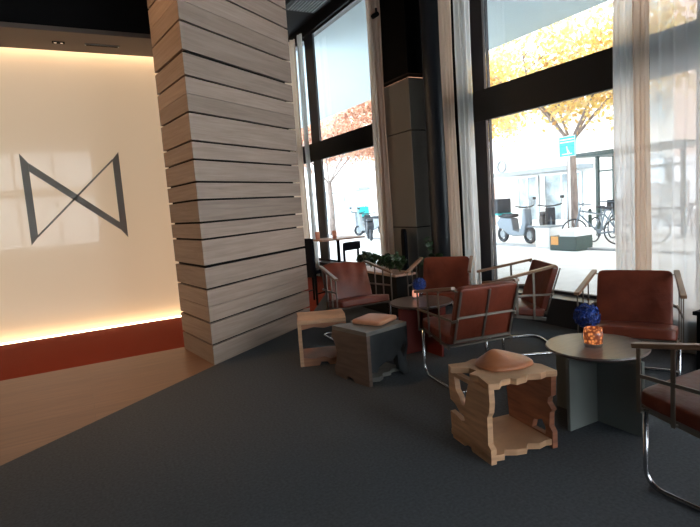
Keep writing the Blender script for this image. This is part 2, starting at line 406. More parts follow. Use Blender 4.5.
# pillar between the windows
p = struct('wall_pillar', B((4.5,4.9,6.34,7.2,0,1.085),(4.5,4.9,6.34,7.2,1.10,2.50),(4.5,4.9,6.34,7.2,2.515,3.25)), 'panel', bev=.004)
link('upper_casing', B((4.49,4.9,6.33,7.21,3.31,ZC)), 'black', p)
link('core', B((4.56,4.9,6.40,7.15,0,ZC)), 'black', p)
link('cove_light', B((4.53,4.55,6.37,7.15,3.253,3.262),(4.55,4.88,6.37,6.39,3.253,3.262)), 'ledcove', p)
bm = bmesh.new(); lathe(bm, [(.20,0),(.20,ZC)], 40, (0,0)); o = struct('wall_round_pillar', bm, 'blackgloss', smooth=True, loc=(4.64,5.85,0))
# spotlight on the curtain head
t = empty('spotlight', (4.40,6.90,4.30)); tag(t, 'tiny black spotlight on the black pillar casing near the curtain top', 'spotlight')
bm = bmesh.new(); tube(bm, [(0,0,0),(-.10,-.02,-.06)], .035, 12); link('lamp_head', bm, 'black', t, smooth=False)
bm = bmesh.new(); beam(bm, (-.02,0,0), (-.02,0,.08), .02, .02); link('bracket', bm, 'black', t)

# ceiling grille
g = empty('ceiling_vent', (4.35,9.1,ZC)); tag(g, 'dark slatted air vent in the black ceiling beside the window head', 'vent')
link('frame', B((-.34,.34,-.55,.55,-.03,-.001)), 'metal_panel', g)
for i in range(9):
    x = -.26+i*.062
    link('slat', B((x,x+.028,-.48,.48,-.05,-.03)), 'greyplastic', g)

# ------------------------------------------------------------------ curtains
def curtain(name, x, ya, yb, m, folds, amp, lab, z0=.01, z1=5.04, seed=1, rod=True):
    rnd = random.Random(seed); n = max(24, folds*12); k = 7; bm = bmesh.new(); rows = []
    ph = [rnd.uniform(-.5,.5) for _ in range(folds+2)]; am = [rnd.uniform(.55,1.1) for _ in range(folds+2)]
    for j in range(k):
        z = z0+(z1-z0)*j/(k-1); row = []
        for i in range(n+1):
            u = i/n; q = u*folds; a = am[int(q)]*(1-(q%1))+am[int(q)+1]*(q%1)
            xx = x + amp*a*math.sin(2*PI*q+ph[int(q)]*(.0)) + .012*math.sin(j*1.3+q*2)
            yy = ya+(yb-ya)*u + .25*(yb-ya)/folds*math.sin(4*PI*q+1)*.35
            row.append(bm.verts.new((xx-x, yy-ya, z)))
        rows.append(row)
    for a, b in zip(rows, rows[1:]):
        for i in range(n): bm.faces.new((a[i], a[i+1], b[i+1], b[i]))
    o = link(name, bm, m, smooth=True, loc=(x,ya,0)); tag(o, lab, 'curtain'); return o
curtain('curtain', 4.56, 10.50, 11.4, 'curt_beige', 6, .05, 'beige drape at the far left window, right beside the clad column', seed=2)
curtain('curtain', 4.58, 10.14, 10.34, 'curt_white', 3, .03, 'narrow white sheer at the far left edge of the left window', seed=3)
curtain('curtain', 4.42, 6.90, 7.26, 'curt_beige', 4, .03, 'beige drape at the right edge of the left window, beside the dark pillar', seed=4)
curtain('curtain', 4.56, 5.43, 5.66, 'curt_beige', 3, .02, 'narrow brownish drape directly right of the black round pillar', seed=5)
curtain('curtain', 4.585, 5.10, 5.39, 'curt_white', 3, .016, 'white sheer gathered at the left edge of the large right window', seed=6)
curtain('curtain', 4.585, 2.985, 3.20, 'curt_grey', 4, .018, 'denser grey sheer gathered right of the clear window pane', seed=7)
curtain('curtain', 4.56, 2.84, 2.99, 'curt_beige', 3, .02, 'narrow brownish drape between the grey gathered sheer and the see-through sheer', seed=12)
curtain('curtain', 4.585, .2, 2.845, 'curt_open', 12, .014, 'pale see-through sheer at the right edge of the picture', seed=8)
curtain('curtain', 4.55, -4.6, -3.2, 'curt_open', 10, .03, 'see-through sheer beyond the right edge of the room', seed=9)

cr = curtain('curtain', YB+.25, -1.05, 2.65, 'curt_open', 14, .04, 'unseen sheer added over the rear window to soften its reflection', seed=15); cr.rotation_euler = (0,0,PI/2); cr.location = (1.05,YB+.25,0)  # added out of view to tone down the window mirrored in the glossy wall
# low black cabinet at the right edge
t = empty('low_cabinet', (4.32,1.98,0)); tag(t, 'low black cabinet against the sheer at the far right edge', 'cabinet')
link('body', B((-.18,.18,-.28,.245,.02,.47)), 'black', t, bev=.004); link('top', B((-.20,.20,-.30,.265,.47,.50)), 'softblack', t, bev=.004)
link('plinth', B((-.16,.16,-.26,.23,0,.02)), 'black', t)

# ------------------------------------------------------------------ lounge chairs
def make_chair():
    root = empty('lounge_chair')
    W = .335
    # cantilever tube base
    pts = [(-.31,-.03,.395),(-.31,-.03,.014),(-.31,-.58,.014),(.31,-.58,.014),(.31,-.03,.014),(.31,-.03,.395)]
    bm = bmesh.new(); tube(bm, fillet(pts, .10, 7), .0125, 12); link('tube_base', bm, 'chrome', root, smooth=True)
    bm = bmesh.new()
    beam(bm, (-.29,0,.402), (-.29,-.44,.33), .012, .03); beam(bm, (.29,0,.402), (.29,-.44,.33), .012, .03)
    beam(bm, (-.31,-.03,.398), (.31,-.03,.398), .03, .012); beam(bm, (-.29,-.42,.335), (.29,-.42,.335), .03, .012)
    link('seat_frame', bm, 'bronze', root)
    sl = math.atan2(.065,.44)
    mt = Matrix.Translation((0,-.21,.418)) @ Matrix.Rotation(sl, 4, 'X')
    bm = bmesh.new(); cushion(bm, 0,0,0, .60,.47,.085, 8, .020, .010, mt); link('seat_cushion', bm, 'leather', root, smooth=True, sub=1)
    th = math.atan2(.14,.42)
    mb = Matrix.Translation((0,-.490,.600)) @ Matrix.Rotation(PI/2+th, 4, 'X')
    bm = bmesh.new(); cushion(bm, 0,0,0, .53,.46,.07, 8, .020, -.0, mb); link('back_cushion', bm, 'leather', root, smooth=True, sub=1)
    bm = bmesh.new()
    def bk(x, s):  # point on rear of back cushion; s from -.5 (bottom) to .5
        return mb @ Vector((x, s*.45, .044))
    for x in (-.25,0,.25): beam(bm, bk(x,-.52), bk(x,.47), .018, .008, up=(0,1,.3))
    beam(bm, bk(-.26,-.02), bk(.26,-.02), .008, .018); beam(bm, bk(-.26,-.49), bk(.26,-.49), .008, .022); 
    link('back_frame', bm, 'bronze', root)
    for s in (-1,1):
        bm = bmesh.new(); X = lambda y: s*(W+.09*y)
        def top(y): return .712 - y*.17
        for y in (-.012,-.17,-.33):
            zb = .402+y*.165-.012
            x = X(y)
            beam(bm, (x,y,zb), (x,y,top(y)), .008, .020, up=(0,1,0))
            beam(bm, (x,y,zb+.008), (.28*s,y,zb+.008), .020, .010)
        beam(bm, (X(0),-.012,.575), (X(-.5),-.50,.555), .008, .018)
        beam(bm, (X(-.5),-.50,.545), (.25*s,-.535,.56), .010, .02)
        beam(bm, (X(-.5),-.515,top(-.5)), (.25*s,-.565,.785), .018, .010)
        link('arm_frame', bm, 'bronze', root)
        bm = bmesh.new(); beam(bm, (X(0),.015,.722), (X(-.54),-.54,.816), .040, .024)
        link('armrest', bm, 'arm', root, bev=.004)
    return root
chair0 = make_chair()
def place(o, x, y, fwd, lab):
    o.location = (x,y,0); o.rotation_euler = (0,0,math.atan2(fwd[1],fwd[0])-PI/2)
    tag(o, lab, 'chair'); return o
place(chair0, 2.68, 1.53, (0.02,1), 'brown-red leather lounge chair cut off by the right edge, nearest the camera')
chs = [(3.42,2.30,(-.875,-.485),'brown-red leather lounge chair facing us behind the dark round table with the orange candle glass'),
 (3.475,3.77,(-.89,.45),'brown-red leather lounge chair seen from its side, in front of the clear window pane'),
 (2.85,3.55,(.17,1),'brown-red leather lounge chair with its back to us, behind the stool with the cognac cushion'),
 (3.36,4.40,(-.75,-.66),'brown-red leather lounge chair behind the red-based round table, in front of the white sheer'),
 (2.72,4.85,(-.05,-1),'brown-red leather lounge chair with wrinkled back cushion, nearest the wood-clad column')]
for i,(x,y,fw,lab) in enumerate(chs):
    c = copy_tree(chair0); place(c, x, y, fw, lab)
    if i == 4:
        for ch in c.children:
            if ch.name.startswith('back_cushion'):
                th = math.atan2(.17,.42); mb = Matrix.Translation((-.01,-.47,.60)) @ Matrix.Rotation(PI/2+th, 4, 'X') @ Matrix.Rotation(.03,4,'Z')
                bm = bmesh.new(); cushion(bm, 0,0,0, .55,.48,.10, 20, .04, -.03, mb)
                for v in bm.verts:
                    l = mb.inverted() @ v.co
                    a = math.atan2(l.x, l.y+.55)
                    l.z += .010*math.sin(a*26)*max(0,l.y+.1)/.3*(1 if l.z < 0 else 0); l.y += .012*math.sin(l.x*9+1)*(l.y > 0)
                    v.co = mb @ l
                me = bpy.data.meshes.new('back_cushion'); bmesh.ops.recalc_face_normals(bm, faces=bm.faces); bm.to_mesh(me); bm.free(); me.materials.append(M['leather'])
                for p_ in me.polygons: p_.use_smooth = True
                ch.data = me; ch['label'] = 'wrinkled back cushion'

# ------------------------------------------------------------------ round tables
def make_table(loc, mbase, lab, rad):
    root = empty('round_table', loc); tag(root, lab, 'table')
    bm = bmesh.new(); lathe(bm, [(0,.462),(rad-.05,.462),(rad-.008,.480),(rad,.490),(rad-.004,.5),(0,.5)], 64)
    link('tabletop', bm, 'tabletop', root, smooth=False)
    link('base_panel', B((-.27,-.012,-.012,.012,0,.462)), mbase, root, bev=.002)
    link('base_panel', B((-.012,.012,-.31,.31,0,.462)), mbase, root, bev=.002)
    link('base_panel', B((.012,.29,-.012,.012,0,.462)), mbase, root, bev=.002)
    return root
make_table((2.86,2.14,0), 'tablebase', 'dark wooden round table on grey crossed panels, nearest the camera', .305)
make_table((2.97,4.18,0), 'redbase', 'dark round table on red crossed panels, among the farther lounge chairs', .31)

# candle glass and blue flower (near), pink candle and blue flower (far)
def candle_glass(loc, r, h, m, lab, cat='candle'):
    root = empty('candle_glass', loc); tag(root, lab, cat)
    bm = bmesh.new(); lathe(bm, [(0,.0),(r*.92,0),(r,.012),(r*1.0,.022),(0,.022)], 28); link('glass_foot', bm, 'clear', root, smooth=False)
    bm = bmesh.new(); lathe(bm, [(0,.023),(r*.98,.023),(r*1.05,h*.6),(r*.98,h),(r*.94,h),(r*1.0,h*.6),(r*.92,.03),(0,.03)], 28); link('glass_cup', bm, m, root, smooth=True)
    bm = bmesh.new(); lathe(bm, [(0,.031),(r*.45,.031),(r*.45,h*.45),(0,h*.45)], 16); link('candle', bm, 'pinkglow', root)
    return root
candle_glass((2.825,2.135,.5), .055, .118, 'mosaic', 'glowing orange mosaic candle glass on the nearer round table')
candle_glass((3.00,4.31,.5), .032, .085, 'pinkglow', 'small pink glowing candle glass on the red-based round table')
def flower(loc, r, lab, seed, h=.15):
    rnd = random.Random(seed); root = empty('flower_vase', loc); tag(root, lab, 'flowers')
    bm = bmesh.new(); lathe(bm, [(0,0),(.028,0),(.034,.02),(.034,.05),(.020,.08),(.018,.10),(.0165,.10),(.0185,.08),(.032,.05),(.032,.02),(0,.006)], 20); link('vase', bm, 'clear', root, smooth=True)
    bm = bmesh.new(); tube(bm, [(0,0,.02),(.004,0,.1),(-.003,.002,h)], .003, 6); link('stem', bm, 'bfoliage', root)
    bm = bmesh.new(); bmesh.ops.create_icosphere(bm, subdivisions=2, radius=r*.7, matrix=Matrix.Translation((0,0,h)))
    for i in range(420):
        z = rnd.uniform(-1,1); a = rnd.uniform(0,2*PI); q = math.sqrt(1-z*z); nrm = Vector((q*math.cos(a), q*math.sin(a), z))
        c = Vector((0,0,h)) + nrm*r*rnd.uniform(.8,1.04); s = nrm.orthogonal().normalized(); tt = nrm.cross(s)
        an = rnd.uniform(0,PI); s2 = s*math.cos(an)+tt*math.sin(an); t2 = nrm.cross(s2); k = r*.17
        tilt = nrm*rnd.uniform(-.5,.5)*k
        bm.faces.new([bm.verts.new(c+s2*k+tilt), bm.verts.new(c+t2*k*.8+nrm*k*.4), bm.verts.new(c-s2*k-tilt), bm.verts.new(c-t2*k*.8+nrm*k*.4)])
    link('bloom', bm, 'bluepetal', root)
flower((2.915,2.248,.5), .078, 'round blue flower head in a small glass vase on the nearer round table', 3, .165)
flower((3.11,4.39,.5), .068, 'round blue flower head in a small glass vase on the red-based round table', 4, .125)

# ------------------------------------------------------------------ stools of interlocking cut boards
def jag(pts, seed, amp=.012, step=.035):
    rnd = random.Random(seed); out = []
    for i in range(len(pts)):
        a = Vector(pts[i]); b = Vector(pts[(i+1)%len(pts)]); n = max(1, int((b-a).length/step)); e = (b-a).normalized() if (b-a).length else Vector((0,0)); nn = Vector((-e.y,e.x))
        out.append((a.x,a.y))
        for k in range(1, n):
            p = a+(b-a)*k/n + nn*rnd.uniform(-amp,amp); out.append((p.x,p.y))
    return out
def stool(loc, rz, W, D, H, parts, cush, lab):
    root = empty('cut_board_stool', loc, rz); tag(root, lab, 'stool')
    T = .035
    for kind, name, outer, holes, m, pos in parts:
        if kind == 'h': fn = lambda u,v,w,pos=pos: (u, v, w+pos)          # horizontal board
        elif kind == 'x': fn = lambda u,v,w,pos=pos: (w+pos, u, v)        # board facing left or right
        else: fn = lambda u,v,w,pos=pos: (u, w+pos, v)                    # board facing front or back
        bm = slab(outer, holes, T, fn); link(name, bm, m, root)
    if cush: cush(root)
    return root
T = .035
# near stool, light plywood
W,D,H = .46,.42,.47
w2,d2 = W/2,D/2
def cush_saddle(root):
    n = 14; bm = bmesh.new(); g = {}
    for layer in (0,1):
        for i in range(n+1):
            for j in range(n+1):
                u = -1+2*i/n; v = -1+2*j/n
                k = math.sqrt(1-.42*v*v); l = math.sqrt(1-.42*u*u)
                x = .175*u*k+.055; y = .14*v*l+.035
                rim = max(abs(u),abs(v)); edge = min(1, (1-rim)*5)
                pk = math.exp(-((abs(u+.22)/.75)**1.5+(abs(v-.4)/.8)**1.6))
                z = H + (.016 if layer else .0) + layer*(.012*edge**.5 + .062*pk*min(1,(1-rim)*1.8))
                g[layer,i,j] = bm.verts.new((x,y,z))
    for i in range(n):
        for j in range(n):
            bm.faces.new([g[1,i,j],g[1,i+1,j],g[1,i+1,j+1],g[1,i,j+1]]); bm.faces.new([g[0,i,j],g[0,i,j+1],g[0,i+1,j+1],g[0,i+1,j]])
    for i in range(n):
        for a,b in (((i,0),(i+1,0)),((i+1,n),(i,n)),((0,i+1),(0,i)),((n,i),(n,i+1))):
            bm.faces.new([g[0,a[0],a[1]],g[0,b[0],b[1]],g[1,b[0],b[1]],g[1,a[0],a[1]]])
    link('cushion', bm, 'leather_cog', root, smooth=True, sub=1)
stool((2.165,2.275,0), math.radians(-8), W, D, H, [
  ('h','top_board',[(-w2,-d2),(-.17,-d2-.015),(-.13,-d2+.02),(-.07,-d2+.022),(-.05,-d2-.008),(.02,-d2+.0),(.05,-d2+.025),(.12,-d2-.004),(.17,-d2+.012),(w2,-d2-.01),(w2+.005,-.08),(w2-.03,-.02),(w2,.04),(w2-.01,.13),(w2,d2),(.08,d2-.02),(-.05,d2+.01),(-.12,d2-.02),(-w2,d2),(-w2-.02,d2-.06),(-w2+.07,.085),(-w2+.075,.02),(-w2+.01,-.01),(-w2+.03,-.07)],[], 'lightwood', H-T),
  ('h','bottom_board',[(-w2,-d2),(-.15,-d2-.01),(-.12,-d2+.03),(-.06,-d2+.0),(0,-d2-.01),(.04,-d2+.03),(.10,-d2),(.16,-d2+.015),(w2,-d2),(w2,d2),(.07,d2),(.03,d2-.03),(-.06,d2),(-w2,d2)],[], 'lightwood', .02),
  ('x','left_board',[(-d2,0),(-d2,.09),(-d2+.025,.11),(-d2+.025,.27),(-d2+.005,.30),(-d2-.004,.36),(-d2,H-T),(d2,H-T),(d2+.004,.34),(d2-.005,.25),(.15,.235),(.10,.20),(.06,.195),(.05,.165),(.09,.15),(.14,.165),(d2,.17),(d2-.005,.06),(d2-.02,0),(.06,0),(.045,.05),(.015,.05),(-.02,.0)],[[(-.005,.41),(.02,.34),(.045,.26),(.075,.255),(.10,.30),(.135,.33),(.15,.41)]], 'lightwood', -w2),
  ('x','right_board',[(-d2,0),(-d2,.10),(-d2+.025,.13),(-d2+.02,.21),(-d2+.0,.235),(-d2+.035,.27),(-d2+.03,.30),(-d2+.005,.32),(-d2,H-T),(d2-.06,H-T),(d2-.05,.34),(d2-.07,.30),(d2-.02,.29),(d2-.0,.24),(d2-.015,.1),(d2-.02,0),(.08,0),(.03,.05),(-.02,.02)],[[(-.15,.065),(-.03,.065),(-.05,.125),(-.08,.13),(-.12,.15),(-.15,.11)]], 'redwood', w2-T),
 ], cush_saddle, 'light plywood cut-board stool with peaked cognac leather cushion, nearest the camera')
def cush_flat(x, y, z, sx, sy, m, rz=0):
    def f(root):
        bm = bmesh.new(); cushion(bm, 0,0,0, sx,sy,.045, 8, .018, .012, Matrix.Translation((x,y,z+.022)) @ Matrix.Rotation(rz,4,'Z')); link('cushion', bm, m, root, smooth=True, sub=1)
    return f
W,D,H = .47,.45,.46; w2,d2 = W/2,D/2
stool((2.185,3.87,0), math.radians(12), W, D, H, [
  ('h','top_board',[(-w2,-d2),(0,-d2-.004),(w2,-d2),(w2,-.05),(w2-.02,.02),(w2,.1),(w2,d2),(-.02,d2),(-.06,d2-.06),(-.11,d2-.055),(-.13,d2),(-w2,d2)],[], 'greywood', H-T),
  ('x','left_board',[(-d2,0),(-d2,H-T),(d2,H-T),(d2+.02,.36),(d2-.02,.31),(d2-.045,.24),(d2-.03,.15),(d2+.005,.08),(d2-.01,.02),(.08,.0),(.05,.035),(-.01,.03),(-.04,0)],[], 'brownwood', -w2),
  ('x','right_board',[(-d2,0),(-d2+.03,.12),(-d2,.25),(-d2,H-T),(d2,H-T),(d2,0),(.1,.0),(.05,.12),(-.06,.12),(-.1,0)],[], 'darkwood', w2-T),
  ('y','front_board',[(-w2+T,H-T),(-w2+T,.11),(-.14,.10),(-.12,.14),(-.03,.17),(.04,.16),(.10,.20),(.115,.06),(.15,.03),(.17,0),(w2-T,0),(w2-T+.0,.10),(w2-T-.04,.19),(w2-T-.06,.23),(w2-T-.02,.28),(w2-T,.30),(w2-T,H-T),(.09,H-T)],[], 'darkwood', -d2),
  ('h','bottom_board',[(-w2+T,-d2+.05),(-.12,-d2),(-.06,-d2+.02),(-.04,-d2+.06),(.05,-d2+.04),(.09,-d2+.08),(w2-T,-d2+.06),(w2-T,d2-.02),(-w2+T,d2-.02)],[], 'greywood', .02),
 ], cush_flat(.07,.0,H,.30,.30,'leather_pale',.25), 'dark grey stained cut-board stool with pale tan cushion, in the middle')
W,D,H = .46,.44,.44; w2,d2 = W/2,D/2
stool((2.06,4.61,0), math.radians(-22), W, D, H, [
  ('h','top_board',[(-w2,-d2),(-.1,-d2-.008),(0,-d2+.008),(.1,-d2-.004),(w2,-d2),(w2+.01,0),(w2,d2),(.05,d2-.02),(-w2,d2),(-w2+.015,.02)],[], 'lightwood', H-T),
  ('x','left_board',[(-d2,0),(-d2+.01,.1),(-d2-.005,.2),(-d2+.01,.3),(-d2,H-T),(d2,H-T),(d2,.3),(.08,.27),(.02,.2),(.06,.1),(d2,.06),(d2,0),(.02,0),(-.04,.02)],[], 'lightwood', -w2),
  ('x','right_board',[(-d2,0),(-d2+.01,.1),(-d2,H-T),(d2,H-T),(d2,.3),(.08,.25),(.05,.14),(d2,.06),(d2,0)],[], 'lightwood2', w2-T),
  ('h','bottom_board',[(-w2+T,-d2),(-.06,-d2+.01),(-.03,-d2+.05),(.03,-d2+.04),(.06,-d2),(w2-T,-d2),(w2-T,d2),(-w2+T,d2)],[], 'lightwood2', .02),
  ('y','front_board',[(-w2+T,0),(-.05,0),(-.03,.035),(.03,.03),(.05,0),(w2-T,0),(w2-T,.075),(.06,.06),(.0,.085),(-.08,.07),(-w2+T,.085)],[], 'lightwood2', -d2),
  ('y','front_rail',[(-w2+T,H-T),(-w2+T,H-T-.05),(-.08,H-T-.03),(.02,H-T-.045),(.1,H-T-.03),(w2-T,H-T-.05),(w2-T,H-T)],[], 'lightwood2', -d2),
 ], None, 'light plywood cut-board stool without a cushion, beside the wood-clad column')

# ------------------------------------------------------------------ dining corner by the left window
t = empty('dining_table', (3.98,7.93,0)); tag(t, 'narrow pale wooden table at the left window with amber glasses on it', 'table')
link('tabletop', B((-.42,.38,-.28,.28,.925,.95)), 'tabwood', t, bev=.004)
bm = bmesh.new(); tube(bm, [(0,0,.02),(0,0,.925)], .03, 14); link('pedestal', bm, 'black', t)
bm = bmesh.new(); lathe(bm, [(0,0),(.2,0),(.2,.012),(.04,.02),(0,.02)], 28); link('foot', bm, 'black', t)
def amber(loc, lab):
    root = empty('amber_glass', loc); tag(root, lab, 'glass')
    bm = bmesh.new(); lathe(bm, [(0,0),(.036,0),(.042,.13),(.039,.13),(.033,.008),(0,.008)], 20); link('cup', bm, 'terracotta', root, smooth=True)
    bm = bmesh.new(); lathe(bm, [(0,.009),(.02,.009),(.02,.05),(0,.05)], 12); link('candle', bm, 'pinkglow', root)
amber((3.86,7.80,.95), 'amber candle glass on the pale window table, right of its pair')
amber((3.64,8.0,.95), 'amber candle glass on the pale window table, next to the clad column')
def dining(loc, rz, lab, bh=1.02, sw=.42, seat=.5, br=.34):
    root = empty('dining_chair', loc, rz); tag(root, lab, 'chair')
    bm = bmesh.new(); cushion(bm, 0,0,seat, sw,sw,.06, 4, .02); link('seat', bm, 'softblack', root, smooth=True)
    bm = bmesh.new(); cushion(bm, 0,-sw/2-.02,bh-br/2, sw,.05,br, 6, .024); link('backrest', bm, 'softblack', root, smooth=True)
    for sx in (-1,1):
        for y in (-sw/2,sw/2-.03):
            bm = bmesh.new(); tube(bm, [(sx*(sw/2-.03),y,bh-.06 if y < 0 else seat-.02),(sx*(sw/2-.03),y*.97,seat-.03),(sx*(sw/2-.01),y*1.1,0)], [.019,.021,.017], 8); link('leg', bm, 'black', root)
        bm = bmesh.new(); beam(bm, (sx*(sw/2-.02),-sw/2,.17), (sx*(sw/2-.02),sw/2-.03,.17), .015, .015); link('stretcher', bm, 'black', root)
    return root
d1 = dining((3.28,7.44,0), math.radians(-62), 'black high-backed chair beside the clad column, at the pale window table', 1.03, .36)
for ch in d1.children:
    if ch.name.startswith('backrest'):
        bm = bmesh.new(); cushion(bm, 0,-.20,.73, .36,.06,.60, 6, .028); me = bpy.data.meshes.new('backrest'); bm.to_mesh(me); bm.free(); me.materials.append(M['softblack']); ch.data = me
dining((3.78,7.36,0), math.radians(15), 'black low-backed chair in front of the pale window table', .92, .36, .50, .13)
def hb():
    root = empty('high_back_chair', (4.20,6.55,0), math.radians(65)); tag(root, 'narrow black round-topped chair in front of the beige pillar panel', 'chair')
    bm = bmesh.new(); cushion(bm, 0,0,.46, .34,.34,.08, 4, .03); link('seat', bm, 'softblack', root, smooth=True)
    pts = [(-.15,.48),(.15,.48),(.15,.98),(.12,1.05),(.06,1.08),(-.06,1.08),(-.12,1.05),(-.15,.98)]
    link('backrest', slab(pts, [], .05, lambda u,v,w: (u,-.20+w,v)), 'softblack', root, bev=.01)
    for sx in (-.13,.13):
        for y in (-.13,.13):
            bm = bmesh.new(); tube(bm, [(sx,y,.43),(sx*1.1,y*1.1,0)], .012, 8); link('leg', bm, 'black', root)
hb()

# planter with round leaved plants
def leaves(bm, rnd, c, rad, n, size, flat=.35):
    for i in range(n):
        d = Vector((rnd.gauss(0,1),rnd.gauss(0,1),rnd.gauss(0,1))).normalized()*rad*rnd.random()**.4; d.z *= .8
        p = Vector(c)+d; nrm = Vector((rnd.gauss(0,1),rnd.gauss(0,1),rnd.gauss(0,1)+.4)).normalized(); s = nrm.orthogonal().normalized(); t_ = nrm.cross(s)
        a = rnd.uniform(0,2*PI); u = s*math.cos(a)+t_*math.sin(a); v = nrm.cross(u); k = size*rnd.uniform(.7,1.2)
        prof = [(-1,0,0),(-.6,.55,.12),(.1,.7,.15),(.7,.4,.08),(1,0,-.08),(.7,-.4,.08),(.1,-.7,.15),(-.6,-.55,.12)]
        vs = [bm.verts.new(p+u*(x*k)+v*(y*k)+nrm*(z*k)) for x,y,z in prof]; bm.faces.new(vs)
def plant(loc, top, n, lab, seed, group=None, spread=.16, size=.045, name='potted_plant', pot=False):
    rnd = random.Random(seed); root = empty(name, loc); tag(root, lab, 'plant', group)
    bs = bmesh.new(); bl = bmesh.new()
    for i in range(5):
        a = rnd.uniform(0,2*PI); q = rnd.uniform(.3,1)*spread; h = top*rnd.uniform(.65,1)
        p = [(0,0,.0),(q*.4*math.cos(a),q*.4*math.sin(a),h*.5),(q*math.cos(a),q*math.sin(a),h)]
        tube(bs, p, [.006,.005,.003], 5)
        leaves(bl, rnd, p[2], spread*.55, n//8, size); leaves(bl, rnd, p[1], spread*.5, n//16, size)
    link('stems', bs, 'bfoliage', root); link('leaves', bl, 'bfoliage', root)
    if pot:
        bm = bmesh.new(); lathe(bm, [(0,0),(.11,0),(.15,.28),(.135,.28),(.1,.02),(0,.02)], 24); link('pot', bm, 'black', root); 
    return root
t = empty('planter_box', (4.30,7.75,0)); 
t.location = (4.36,7.0,0)
tag(t, 'long black planter box with pale wood rim below the left window', 'planter')
link('box', B((-.12,.12,-.35,.10,0,.53)), 'black', t); 
t.location = (3.95,6.9,0)
link('rim', B((-.15,.15,-.38,.13,.53,.57)), 'tabwood', t)
for ch in list(t.children): bpy.data.objects.remove(ch)
t.location = (3.74,6.2,0)
link('box', B((-.13,.13,-.60,.60,0,.53)), 'black', t, bev=.004)
link('rim', B((-.16,.16,-.63,.63,.53,.56)), 'tabwood', t, bev=.003)
labs = ['leafy dark green plant in the long planter, nearest the column','leafy dark green plant in the long planter, second from the column','leafy dark green plant in the middle of the long planter','leafy dark green plant in the long planter, second from the beige pillar panel','leafy dark green plant in the long planter, nearest the beige pillar panel']
for i in range(5):
    plant((3.74,6.7-i*.25,.575), (.19), 90, labs[i], 20+i, 'plants in the long planter', .10, .036)
plant((4.22,5.62,0), 1.0, 60, 'tall thin leafy plant in a black pot against the beige pillar panel', 40, None, .16, .05, pot=True)

# ------------------------------------------------------------------ street outside
def out(name, bm, m, **k): return struct(name, bm, m, **k)
out('ground', B((5.05,70,-40,90,-.15,-.02)), 'pave')
out('ground_rear', B((-20,5.0,-30,-5.2,-.15,-.02)), 'pave')
out('kerb', B((11.1,11.3,-40,90,-.02,.03)), 'kerb')
out('canopy', B((5.10,10.75,-8,40,5.46,5.8),), 'soffit_out')
# building opposite
bl = empty('street_building', (18.2,20,0)); tag(bl, 'white building across the street with shop windows at street level', 'building')
link('wall', B((0,8,-9.5,40,-.02,14)), 'facade', bl)
k = 0
shops = [(-5.9,-4.0),(-3.7,-2.5),(11.5,14.0),(14.6,16.4),(17.2,19.5),(5.2,6.4)]
for a,b in shops:
    wq = link('shop_window', B((-.06,0,a,b,.25,2.15)), 'shopglass', bl)
    link('window_frame', B((-.10,-.06,a,a+.08,.2,2.2),(-.10,-.06,b-.08,b,.2,2.2),(-.10,-.06,a+.08,b-.08,2.12,2.2),(-.10,-.06,(a+b)/2-.03,(a+b)/2+.03,.25,2.12)), 'signwhite', wq)
for i,y in enumerate([-5.4,-2.6,.2,3,6,9,12,15,18,21,24]):
    for z in (4.3,7.3): link('upper_window', B((-.05,0,y,y+1.1,z,z+1.7)), 'shopglass', bl)
link('shop_canopy', B((-.9,0,-6.4,-1.8,2.25,2.42),(-.9,0,10.8,20,2.4,2.6)), 'greyplastic', bl)
link('door', B((-.05,0,-1.0,-.3,0,2.0)), 'brick', bl)
bm = bmesh.new(); tube(bm, [(-.06,-1.55+.26*math.cos(a*PI/10),2.75+.26*math.sin(a*PI/10)) for a in range(20)], .04, 6, closed=True); link('round_emblem', bm, 'greyplastic', bl)
b2 = empty('brick_building', (18,7,0)); tag(b2, 'brick building across the street glimpsed through the right sheer', 'building')
link('wall', B((0,8,-30,3.4,-.02,14)), 'brick', b2)
for y in (5,2.6,.2,-2.2,-4.6):
    for z in (.6,3.6,6.4,9.2): link('window', B((-.05,0,y-1.3,y,z,z+1.9)), 'shopglass', b2)
